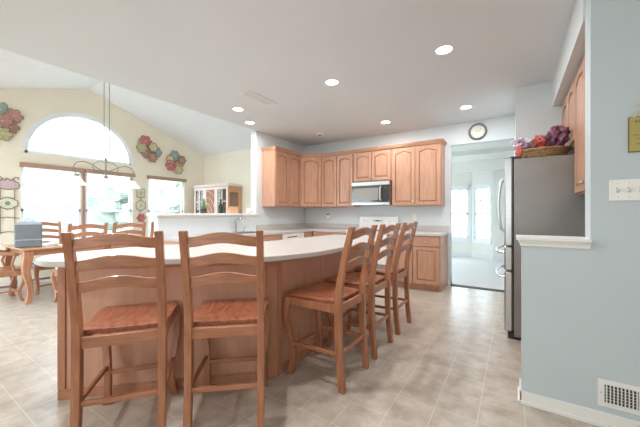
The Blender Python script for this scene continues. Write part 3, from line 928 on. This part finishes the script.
SG = 'ladder-back stools at the island'
stool = ladder_chair('counter_stool', 'brown ladder-back stool at far left of the island, nearest the frame edge', 'stool', SG, .625, 1.13)
stools = [
    (None, (-1.909, .896), math.atan2(.629, -.777)),
    ('brown ladder-back stool second from left, in front of the island corner', (-1.496, 1.284), math.atan2(.756, -.654)),
    ('brown ladder-back stool closest to camera on the island\'s right side', (-1.225, 1.995), pi),
    ('brown ladder-back stool in the middle of the right-side row of three', (-1.225, 2.56), pi),
    ('brown ladder-back stool at the far end of the right-side row', (-1.225, 3.165), pi),
]
for i, (lb, (x, y), ang) in enumerate(stools):
    o = stool if i == 0 else copy_tree(stool)
    if lb: o['label'] = lb
    o.location = (x, y, 0); o.rotation_euler = (0, 0, ang - pi / 2)

DG = 'honey wood ladder-back chairs around the dining table'
ch = ladder_chair('dining_chair', 'honey ladder-back chair at the table\'s near side, left of its row', 'chair', DG, .455, 1.09, .205, 'dining_wood', 'dining_wood_h', 'dining_wood_h', slats=4, cushion=True, stretch=.16, slatp=.105)
dch = [
    (None, (-5.12, 1.70), pi),
    ('honey ladder-back chair at the table\'s near side, middle of its row', (-5.12, 2.22), pi),
    ('honey ladder-back chair partly hidden by the pony wall end', (-5.12, 2.76), pi),
    ('honey ladder-back chair on the window side, right of the grey box', (-6.22, 1.68), 0.0),
]
for i, (lb, (x, y), ang) in enumerate(dch):
    o = ch if i == 0 else copy_tree(ch)
    if lb: o['label'] = lb
    o.location = (x, y, 0); o.rotation_euler = (0, 0, ang - pi / 2)
ac = ladder_chair('armchair', 'honey wood armchair at the head of the dining table, left edge', 'chair', None, .455, 1.09, .215, 'dining_wood', 'dining_wood_h', 'dining_wood_h', arms=True, slats=4, stretch=.16, slatp=.105)
ac.location = (-6.0, 1.05, 0)

# ------------------------------------------------------------------ dining table and what stands on it
TX0, TX1, TY0, TY1 = -6.42, -5.44, 1.18, 3.25
t = thing('dining_table', 'long honey wood dining table with cabriole legs by the windows', 'table', ((TX0 + TX1) / 2, (TY0 + TY1) / 2, 0))
hx, hy = (TX1 - TX0) / 2, (TY1 - TY0) / 2
MB().box(-hx, -hy, .725, hx, hy, .752).build('tabletop', 'table_top', t, bevel=.006)
MB().box(-hx + .06, -hy + .06, .645, hx - .06, -hy + .082, .725).box(-hx + .06, hy - .082, .645, hx - .06, hy - .06, .725).box(-hx + .06, -hy + .082, .645, -hx + .082, hy - .082, .725).box(hx - .082, -hy + .082, .645, hx - .06, hy - .082, .725).build('apron', 'dining_wood_h', t)
for sx in (-1, 1):
    for sy in (-1, 1):
        secs = []
        for k in range(19):
            q = k / 18; bend = .028 * sin(2 * pi * (q * .95 - .46)) + .02 * (1 - q) ** 8
            w_ = .055 + .05 * q ** 1.6 + .012 * (1 - q) ** 6
            secs.append((sx * (hx - .085 + bend), sy * (hy - .085 + bend), .645 * q + (.08 if q == 1 else 0), w_, w_))
        MB().loft(secs).build('leg', 'dining_wood', t, bevel=.008)
b = thing('storage_box', 'blue-grey box with pale tapered lid on the table\'s left end', 'box', (-5.78, 1.33, .7525), radians(-14))
MB().box(-.09, -.14, 0, .09, .14, .31).build('body', 'box_blue', b, bevel=.012)
MB().rings([[(x * .093, y * .143, .3105) for x, y in ((-1, -1), (1, -1), (1, 1), (-1, 1))], [(x * .08, y * .125, .335) for x, y in ((-1, -1), (1, -1), (1, 1), (-1, 1))], [(x * .05, y * .08, .355) for x, y in ((-1, -1), (1, -1), (1, 1), (-1, 1))]]).build('lid', 'box_lid', b, bevel=.006)
MB().box(-.094, -.144, .095, .094, .144, .107).build('band', 'box_lid', b)
MB().tube([(0, -.04, .352), (0, -.03, .385), (0, 0, .40), (0, .03, .385), (0, .04, .352)], .008, 6).build('handle', 'box_lid', b, smooth=True)
tag(MB().box(-5.70, 1.62, .7525, -5.49, 1.92, .758).build('paper_sheets', 'paper'), 'white papers lying flat on the table beside the box', 'paper')

# ------------------------------------------------------------------ chandelier
cy, cx = 2.34, -5.92
t = thing('chandelier', 'three-shade linear chandelier with scroll arms over the dining table', 'chandelier', (cx, cy, 0))
zr = RIDGE_Z - abs(cy - RIDGE_Y) * .333
MB().tube([(0, 0, 1.80), (0, 0, 2.14)], .012, 8).build('stem', 'lamp_metal', t, smooth=True)
MB().lathe([(.0, 2.13), (.02, 2.14), (.012, 2.17), (.0, 2.18)], (0, 0, 0), 10).build('finial', 'lamp_metal', t, smooth=True)
for s in (-1, 1):
    pts = [(0, 0, 1.93), (0, s * .12, 1.985), (0, s * .22, 2.05), (0, s * .32, 2.075), (0, s * .41, 2.05), (0, s * .455, 1.98), (0, s * .43, 1.90), (0, s * .415, 1.86)]
    MB().tube(pts, .0075, 7).build('arm', 'lamp_metal', t, smooth=True)
    pts = [(0, s * .01, 1.97), (0, s * .08, 1.93), (0, s * .15, 1.945), (0, s * .195, 1.99), (0, s * .185, 2.05), (0, s * .12, 2.095), (0, s * .05, 2.105), (0, 0, 2.10)]
    MB().tube(pts, .006, 7).build('scroll', 'lamp_metal', t, smooth=True)
for s in (-1, 0, 1):
    y = s * .415
    c = MB().lathe([(.012, 1.875), (.03, 1.865), (.035, 1.83), (.03, 1.815)], (0, y, 0), 14).build('socket', 'lamp_metal', t, smooth=True)
    MB().lathe([(.035, 1.822), (.06, 1.80), (.085, 1.755), (.125, 1.705), (.145, 1.685), (.138, 1.688), (.115, 1.707), (.078, 1.758), (.052, 1.80), (.03, 1.815)], (0, y, 0), 24).build('lamp_shade', 'shade_glass', t, smooth=True)
    MB().lathe([(.0, 1.72), (.025, 1.735), (.03, 1.765), (.015, 1.80)], (0, y, 0), 12).build('bulb', 'lamp_on', t, smooth=True)
for dy, zt in ((-.025, 2.165), (.055, 2.105)):
    MB().tube([(0, dy * .35, zt), (0, dy, 2.3), (0, dy, zr - .02 - abs(dy) * .0)], .0055, 6).build('chain', 'lamp_metal', t, smooth=True)
MB().lathe([(.065, zr + .01), (.06, zr - .03), (.02, zr - .045)], (0, 0.01, 0), 18).build('ceiling_canopy', 'lamp_metal', t, smooth=True)

# ------------------------------------------------------------------ hutch and the ledge's ornaments
HX0, HX1, HY0, HY1, HZ = -6.86, -5.59, 4.69, 5.11, 1.93
t = thing('hutch_cabinet', 'wooden display hutch with glare-whitened glazed front behind the pony wall', 'hutch', (HX0, HY0, 0))
hw_, hd_ = HX1 - HX0, HY1 - HY0
m = MB()
m.box(0, .02, 0, hw_, hd_, .86).box(0, hd_ - .02, .86, hw_, hd_, HZ - .06).box(0, .02, HZ - .09, hw_, hd_, HZ - .06).box(0, .02, .86, .03, hd_ - .02, HZ - .09)
m.build('body', 'hutch_wood', t)
sd = MB().box(hw_ - .03, .02, .86, hw_, .07, HZ - .09).box(hw_ - .03, hd_ - .09, .86, hw_, hd_ - .02, HZ - .09).box(hw_ - .03, .07, .86, hw_, hd_ - .09, 1.02).box(hw_ - .03, .07, HZ - .2, hw_, hd_ - .09, HZ - .09).build('side_frame', 'hutch_wood', t, bevel=.003)
MB().box(hw_ - .018, .07, 1.02, hw_ - .012, hd_ - .09, HZ - .2).build('side_glass', 'pane_glass', sd)
MB().box(-.03, -.025, HZ - .06, hw_ + .03, hd_, HZ - .03).box(-.015, -.01, HZ - .03, hw_ + .015, hd_, HZ).build('cornice', 'hutch_front_glare', t, bevel=.004)
MB().box(.03, hd_ - .026, .87, hw_ - .03, hd_ - .021, HZ - .1).build('back_panel', 'hutch_back', t)
MB().box(.03, .04, 1.38, hw_ - .03, hd_ - .03, 1.395).build('shelf', 'hutch_wood', t)
for k in range(3):
    a, b_ = hw_ * k / 3 + .004, hw_ * (k + 1) / 3 - .004
    m = MB(); z0, z1 = .88, HZ - .07
    m.box(a, -.002, z0, a + .05, .018, z1).box(b_ - .05, -.002, z0, b_, .018, z1).box(a + .05, -.002, z0, b_ - .05, .018, z0 + .06).box(a + .05, -.002, z1 - .06, b_ - .05, .018, z1)
    if k != 1:
        xm = (a + b_) / 2
        m.box(xm - .012, .0, z0, xm + .012, .016, z1)
        for z in (1.2, 1.5): m.box(a + .05, .0, z, b_ - .05, .016, z + .02)
    else:
        xm = a + .05
        for r_ in (.16, .31, .46, .61):
            pts = [(xm + r_ * .75 * sin(q * pi / 32), .004, 1.16 + r_ * cos(q * pi / 32)) for q in range(17) if xm + r_ * .75 * sin(q * pi / 32) < b_ - .05]
            m.tube(pts, .009, 6)
    d = m.build('door', 'hutch_front_glare', t, bevel=.002)
    MB().box(a + .05, .012, z0 + .06, b_ - .05, .017, z1 - .06).build('door_panel' if k == 1 else 'pane', 'hutch_back' if k == 1 else 'pane_glass', d)
    MB().lathe([(.012, -.002), (.012, -.02)], (b_ - .025, 0, 1.35), 10, 'y').build('knob', 'nickel', d)

LZ = 1.2225
t = thing('potted_plant', 'small leafy green plant in a dark pot on the ledge', 'plant', (-3.98, 2.885, LZ))
MB().lathe([(.035, 0), (.045, .06), (.045, .07), (.038, .068), (.03, .05)], (0, 0, 0), 14).build('pot', 'pot_dark', t, smooth=True)
lf = MB(); rnd = random.Random(4)
for k in range(26):
    a = rnd.random() * 6.28; q = .02 + .05 * rnd.random(); z = .10 + .15 * rnd.random()
    c0 = Vector((0, 0, .05)); c1 = Vector((q * cos(a) * .5, q * sin(a) * .5, z * .7)); c2 = Vector((q * cos(a) * 1.4, q * sin(a) * 1.4, z))
    s = Vector((-sin(a), cos(a), 0)) * .013
    lf.add([c0, c1 - s, c2, c1 + s, c1 + Vector((0, 0, .003))], [(0, 1, 4), (1, 2, 4), (2, 3, 4), (3, 0, 4), (0, 3, 2, 1)])
lf.build('leaves', 'leaf', t)
t = thing('glass_bottle', 'dark glass bottle on the ledge before the hutch', 'bottle', (-3.98, 3.20, LZ))
MB().lathe([(.036, 0), (.038, .01), (.038, .12), (.018, .155), (.014, .16), (.014, .205)], (0, 0, 0), 16).build('body', 'bottle_dark', t, smooth=True)
MB().lathe([(.016, .2055), (.016, .225)], (0, 0, 0), 12).build('cap', 'black', t)
t = thing('wooden_box', 'small pale wooden box on the ledge near the hutch side', 'box', (-3.98, 3.44, LZ))
MB().box(-.05, -.08, 0, .05, .08, .085).build('body', 'wood_pale', t, bevel=.003)
MB().box(-.053, -.083, .0855, .053, .083, .105).build('lid', 'wood_pale', t, bevel=.003)
t = thing('candle_jar', 'round cream candle jar at the right end of the ledge', 'candle', (-3.98, 3.82, LZ))
MB().lathe([(.03, 0), (.05, .02), (.055, .05), (.045, .08), (.035, .088), (.03, .08)], (0, 0, 0), 16).build('jar', 'candle', t, smooth=True)
MB().tube([(0, 0, .075), (.004, 0, .10)], .003, 5).build('wick', 'black', t)

# ------------------------------------------------------------------ dining wall ornaments
def flower(m, parent, y, z, r, off):
    f = MB(); n = 6
    rings = []
    for rr, xx in ((.0, .012), (.25, .006), (.55, .016), (.85, .030), (1.0, .026)):
        ring = []
        for k in range(48):
            a = 2 * pi * k / 48
            lob = 1 - (.34 * rr) * (1 - abs(cos(n * a / 2)) ** .6)
            ring.append((off + xx, y + r * max(rr, .02) * lob * cos(a), z + r * max(rr, .02) * lob * sin(a)))
        rings.append(ring)
    back = [(p[0] - .005, p[1], p[2]) for p in rings[-1]]
    f.rings(rings + [back])
    o = f.build('flower', m, parent, smooth=True, angle=50)
    rp = [(off + .028, y + r * (1 - .34 * (1 - abs(cos(n * a / 2)) ** .6)) * cos(a), z + r * (1 - .34 * (1 - abs(cos(n * a / 2)) ** .6)) * sin(a)) for a in [2 * pi * k / 48 for k in range(49)]]
    MB().tube(rp, .006, 5, False).build('rim', 'fl_rim', o, smooth=True)
    MB().lathe([(.16 * r, .006), (.14 * r, .022), (.05 * r, .028)], (off, y, z), 10, 'x').build('flower_center', 'fl_cream', o, smooth=True)

def cluster(label, y, z, fl):
    fl = [(m, yy * 1.22, zz * 1.2 + .02, r_ * 1.22) for m, yy, zz, r_ in fl]
    t = thing('flower_wall_art', label, 'wall art', (XD + .002, y, z), 0, 'painted metal flower clusters on the cream wall')
    MB().tube([(.006, fl[0][1], fl[0][2])] + [(.006, a[1], a[2]) for a in fl[1:]], .005, 5).build('frame_wire', 'fl_rim', t)
    for i, (m, yy, zz, r_) in enumerate(fl): flower(m, t, yy, zz, r_, .004 + .012 * (i % 3))
cluster('metal flower cluster on the wall left of the arched window', 1.27, 2.71, [('fl_teal', .0, .155, .105), ('fl_mauve', .13, .10, .095), ('fl_mauve', .02, .0, .10), ('fl_mauve', .10, -.06, .09), ('fl_olive', .02, -.17, .10), ('fl_cream', -.12, -.05, .10)])
cluster('metal flower cluster right of the arched window, red flower on top', 3.64, 2.69, [('fl_red', -.06, .12, .115), ('fl_olive', -.13, -.01, .10), ('fl_cream', .07, .03, .09), ('fl_mauve', -.04, -.10, .095), ('fl_teal', .14, -.05, .10), ('fl_mauve', .05, -.17, .095)])
cluster('metal flower cluster above the single window, red flower lower left', 4.29, 2.48, [('fl_teal', -.02, .12, .105), ('fl_cream', -.12, .03, .085), ('fl_mauve', .12, .05, .09), ('fl_tan', .06, -.05, .10), ('fl_red', -.11, -.09, .115), ('fl_olive', .05, -.16, .095)])

def plaque_poly(w_, h_, n=24, lob=.08):
    return [((w_ / 2) * cos(a) * (1 + lob * cos(4 * a)), (h_ / 2) * sin(a) * (1 + lob * cos(4 * a))) for a in [2 * pi * k / n for k in range(n)]]
def sym(q): return [(a, b) for a, b in q] + [(a, -b) for a, b in q[::-1][1:-1]]
MIDP = sym([(-.125, .0), (-.115, .05), (-.085, .055), (-.06, .08), (0, .098), (.06, .08), (.085, .055), (.115, .05), (.125, .0)])
TOPP = [(-.13, -.06), (0, -.08), (.13, -.06), (.145, -.01), (.13, .04), (.09, .05), (.07, .085), (.03, .07), (0, .105), (-.03, .07), (-.07, .085), (-.09, .05), (-.13, .04), (-.145, -.01)]
def hang_plaque(parent, name, m, y, z, w_, h_, poly=None, rim='iron'):
    p = poly or [(-w_ / 2, -h_ / 2), (w_ / 2, -h_ / 2), (w_ / 2, h_ / 2), (-w_ / 2, h_ / 2)]
    o = MB().prism([(y + a, z + b) for a, b in p], .006, .016, fn).build(name, m, parent)
    MB().tube([(.014, y + a, z + b) for a, b in p + p[:1]], .008, 6, False).build('rim', rim, o, smooth=True)
    return o
t = thing('hanging_wall_plaque', 'tall tiered iron wall plaque left of the double window', 'wall art', (XD + .002, 1.36, 1.5))
tp = hang_plaque(t, 'top_plaque', 'plaque_pink', 0, .20, .26, .16, TOPP)
for s in (-1, 1):
    MB().tube([(.012, s * .06, .29), (.012, s * .09, .33), (.012, s * .13, .325), (.012, s * .135, .295)], .008, 6).build('scroll', 'iron', tp, smooth=True)
    MB().tube([(.010, s * .085, .12), (.010, s * .085, -.62)], .006, 6).build('side_wire', 'iron', t)
mp_ = hang_plaque(t, 'middle_plaque', 'plaque_white', 0, -.11, .24, .18, MIDP)
MB().lathe([(.035, .016), (.03, .02), (.0, .022)], (0, 0, -.11), 10, 'x').build('green_motif', 'leaf_art', mp_)
for zz in (-.36, -.60):
    MB().tube([(.010, -.14, zz), (.010, 0, zz + .02), (.010, .14, zz)], .006, 6).build('cross_wire', 'iron', t)
t = thing('hanging_wall_plaque', 'three small tiered plaques hung between the two dining windows', 'wall art', (XD + .002, 3.47, 1.4))
a = hang_plaque(t, 'top_plaque', 'plaque_white', 0, .28, .17, .19, None, 'iron_green')
MB().lathe([(.04, .016), (.03, .024), (.0, .026)], (0, 0, .28), 10, 'x').build('motif', 'fl_olive', a)
a = hang_plaque(t, 'middle_plaque', 'plaque_white', 0, .0, .22, .22, [(.115 * cos(2 * pi * k / 6 + pi / 6), .125 * sin(2 * pi * k / 6 + pi / 6)) for k in range(6)], 'iron')
MB().lathe([(.03, .016), (.025, .024), (.0, .026)], (0, 0, 0), 10, 'x').build('motif', 'fl_cream', a)
flower('fl_red', t, 0, -.28, .095, .004)
MB().tube([(.004, 0, .40), (.004, 0, -.30)], .004, 5).build('hanging_wire', 'iron', t)

# ------------------------------------------------------------------ back wall: clock, outlets
t = thing('wall_clock', 'round wall clock with dark rim above the doorway', 'clock', (-.493, YB - .001, 2.54))
MB().lathe([(.135, 0), (.135, -.02), (.122, -.035), (.105, -.028), (.10, -.012)], (0, 0, 0), 40, 'y').build('rim', 'clock_rim', t, smooth=True)
fc = MB().lathe([(.103, -.008), (.103, -.014)], (0, 0, 0), 40, 'y').build('clock_face', 'clock_face', t)
for k in range(12):
    a = k * pi / 6
    MB().bar((.084 * sin(a), -.015, .084 * cos(a)), (.094 * sin(a), -.015, .094 * cos(a)), .005, .003).build('hour_mark', 'black', fc)
for nm, a, L_ in (('hour_hand', radians(-52), .045), ('minute_hand', radians(62), .066)):
    MB().bar((0, -.018, 0), (L_ * sin(a), -.018, L_ * cos(a)), .006, .003).build(nm, 'black', fc)

def outlet(label, x, z, plug=False):
    t = thing('wall_outlet', label, 'outlet', (x, YB - .001, z), 0, 'outlets over the back counter')
    o = MB().box(-.036, -.006, -.057, .036, 0, .057).build('cover_plate', 'white_plastic', t, bevel=.003)
    for zz in (-.022, .022): MB().box(-.014, -.008, zz - .013, .014, -.0055, zz + .013).build('socket', 'white_paint', o)
outlet('white wall outlet left of the range with a plug-in below corner cabinets', -3.30, 1.16)
outlet('white wall outlet right of the range above the short counter', -1.50, 1.16)
t = thing('plug_in_freshener', 'small white plug-in air freshener near the kitchen corner', 'air freshener', (-3.30, YB - .009, 1.145))
MB().blob((0, -.03, 0), (.04, .03, .05), 2, 1, .05).build('body', 'white_plastic', t, smooth=True)
MB().box(-.012, -.055, .04, .012, -.015, .068).build('cap', 'black_glass', t, bevel=.004)

# ------------------------------------------------------------------ right wall: plaque, switch plate, register
t = thing('hanging_tag_sign', 'yellow plaque hung by raffia above the light switches', 'sign', (.61, RY - .001, 1.655), 0)
MB().box(-.075, -.014, -.093, .075, -.002, .092).build('board', 'plaque_yellow', t, bevel=.002)
MB().box(-.079, -.010, -.097, .079, -.0005, -.093).box(-.079, -.010, .092, .079, -.0005, .096).box(-.079, -.010, -.097, -.075, -.0005, .096).box(.075, -.010, -.097, .079, -.0005, .096).build('frame_edge', 'plaque_edge', t)
rnd = random.Random(2)
pt = MB()
for z, a, b_, hh in ((.068, -.055, .055, .008), (.018, -.035, .04, .005), (-.006, -.06, .06, .005), (-.026, -.05, .03, .004), (-.055, -.055, .02, .004)):
    x = a
    while x < b_:
        q = .004 + .007 * rnd.random()
        pt.box(x, -.0152, z - hh / 2, x + q, -.0138, z + hh / 2); x += q + .003
pt.build('text_marks', 'plaque_edge', t)  # short strips in place of the sign's unreadable lettering
for q in range(3):
    MB().tube([(-.058, -.008, .09), (-.052 + .004 * q, -.012, .115), (-.03 + .01 * q, -.014, .13 + .014 * q), (.0, -.012, .155 + .006 * q), (.03, -.012, .135 + .008 * q), (.058, -.008, .09)], .004, 6).build('raffia_cord', 'raffia', t, smooth=True)
for q in (-1, 1):
    MB().tube([(-.005, -.014, .155), (q * .03, -.02, .175), (q * .045, -.02, .15), (q * .02, -.02, .14)], .004, 6).build('raffia_bow', 'raffia', t, smooth=True)
t = thing('light_switch_plate', 'wide white four-gang toggle switch plate on the right wall', 'light switch', (.558, RY - .001, 1.351))
MB().box(-.104, -.007, -.060, .104, 0, .060).build('cover_plate', 'white_plastic', t, bevel=.004)
for k in range(4):
    x = -.069 + .046 * k
    tg = MB().box(x - .006, -.0085, -.014, x + .006, -.006, .014).build('toggle_slot', 'slot_grey', t)
    MB().rings([[(x - .0045, -.008, -.008), (x + .0045, -.008, -.008), (x + .0045, -.008, .006), (x - .0045, -.008, .006)], [(x - .004, -.026, .006), (x + .004, -.026, .006), (x + .004, -.026, .015), (x - .004, -.026, .015)]]).build('toggle', 'white_plastic', tg)
    for zz in (-.038, .038): MB().lathe([(.003, -.007), (.003, -.0085)], (x, 0, zz), 8, 'y').build('screw', 'steel', t)
t = thing('wall_register', 'white return-air register low on the right wall', 'vent', (.583, RY - .001, .192))
MB().box(-.178, -.004, -.078, .178, 0, -.050).box(-.178, -.004, .050, .178, 0, .078).box(-.178, -.004, -.050, -.148, 0, .050).box(.148, -.004, -.050, .178, 0, .050).box(-.010, -.004, -.050, .010, 0, .050).build('frame', 'white_paint', t, bevel=.003)
MB().box(-.148, -.0015, -.05, .148, -.0005, .05).build('dark_duct', 'dark_gap', t)
lv = MB()
for a, b_ in ((-.148, -.010), (.010, .148)):
    for k in range(9):
        x = a + (b_ - a) * (k + .5) / 9
        lv.box(x - .0022, -.012, -.05, x + .0022, -.002, .05)
lv.build('louvers', 'white_paint', t)
l2 = MB()
for k in range(1, 6):
    z = -.05 + .1 * k / 6
    l2.box(-.148, -.0035, z - .0012, .148, -.002, z + .0012)
l2.build('cross_bars', 'white_paint', t)
for x in (-.163, .163): MB().lathe([(.004, -.004), (.003, -.006)], (x, 0, 0), 8, 'y').build('screw', 'steel', t)

# ------------------------------------------------------------------ ceiling fixtures
cans = [((-1.744, 2.948), 'lit recessed ceiling light left of the brightest one, above the stools'),
        ((-.538, 2.92), 'largest lit recessed ceiling light, nearest the camera at right'),
        ((-.569, 4.665), 'lit recessed ceiling light in front of the wall clock'),
        ((-1.77, 4.713), 'lit recessed ceiling light in front of the microwave cabinets'),
        ((-3.327, 2.976), 'lit recessed ceiling light beside the ceiling vent, nearer one'),
        ((-3.655, 3.525), 'lit recessed ceiling light closest to the left kitchen wall')]
for (x, y), lb in cans:
    t = thing('recessed_light', lb, 'ceiling light', (x, y, CH), 0, 'recessed lights in the kitchen ceiling')
    rp = [(.088, -.001), (.085, -.008), (.068, -.006), (.066, -.001)]
    MB().lathe(rp, (0, 0, 0), 28).build('trim_ring', 'white_paint', t, smooth=True)
    MB().lathe([(.066, -.0015), (.066, -.0045)], (0, 0, 0), 28).build('lamp_lens', 'lamp_on', t)
    d = bpy.data.lights.new('can_lamp', 'AREA'); d.shape = 'DISK'; d.size = .13; d.energy = 7.5; d.color = (1.0, .99, .975)
    lo = bpy.data.objects.new('can_lamp', d); lo.location = (0, 0, -.012); lo.parent = t; COL.objects.link(lo)
t = thing('ceiling_vent', 'long white supply vent in the ceiling beside two lights', 'vent', (-2.79, 2.85, CH))
MB().box(-.09, -.27, -.010, .09, -.24, -.0005).box(-.09, .24, -.010, .09, .27, -.0005).box(-.09, -.24, -.010, -.065, .24, -.0005).box(.065, -.24, -.010, .09, .24, -.0005).build('frame', 'white_paint', t, bevel=.002)
s = MB()
for k in range(7):
    x = -.055 + .11 * k / 6
    s.box(x - .006, -.24, -.008, x + .006, .24, -.003)
s.build('louvers', 'white_paint', t)
MB().box(-.065, -.24, -.002, .065, .24, -.0005).build('duct', 'dark_gap', t)
t = thing('smoke_detector', 'small flat white detector on the ceiling near the corner cabinets', 'detector', (-3.055, 4.72, CH))
MB().lathe([(.07, -.0005), (.07, -.018), (.055, -.03), (.02, -.032)], (0, 0, 0), 20).build('body', 'white_plastic', t, smooth=True)
MB().lathe([(.03, -.0325), (.028, -.035)], (0, 0, 0), 14).build('grille', 'dark_gap', t)
t = thing('ceiling_sensor', 'tiny white sensor at the flat ceiling\'s edge above the dining room', 'sensor', (-3.88, .62, CH))
MB().lathe([(.022, -.0005), (.022, -.01), (.012, -.02)], (0, 0, 0), 14).build('body', 'white_plastic', t, smooth=True)
MB().lathe([(.006, -.0205), (.004, -.026)], (0, 0, 0), 8).build('lens', 'white_enamel', t)
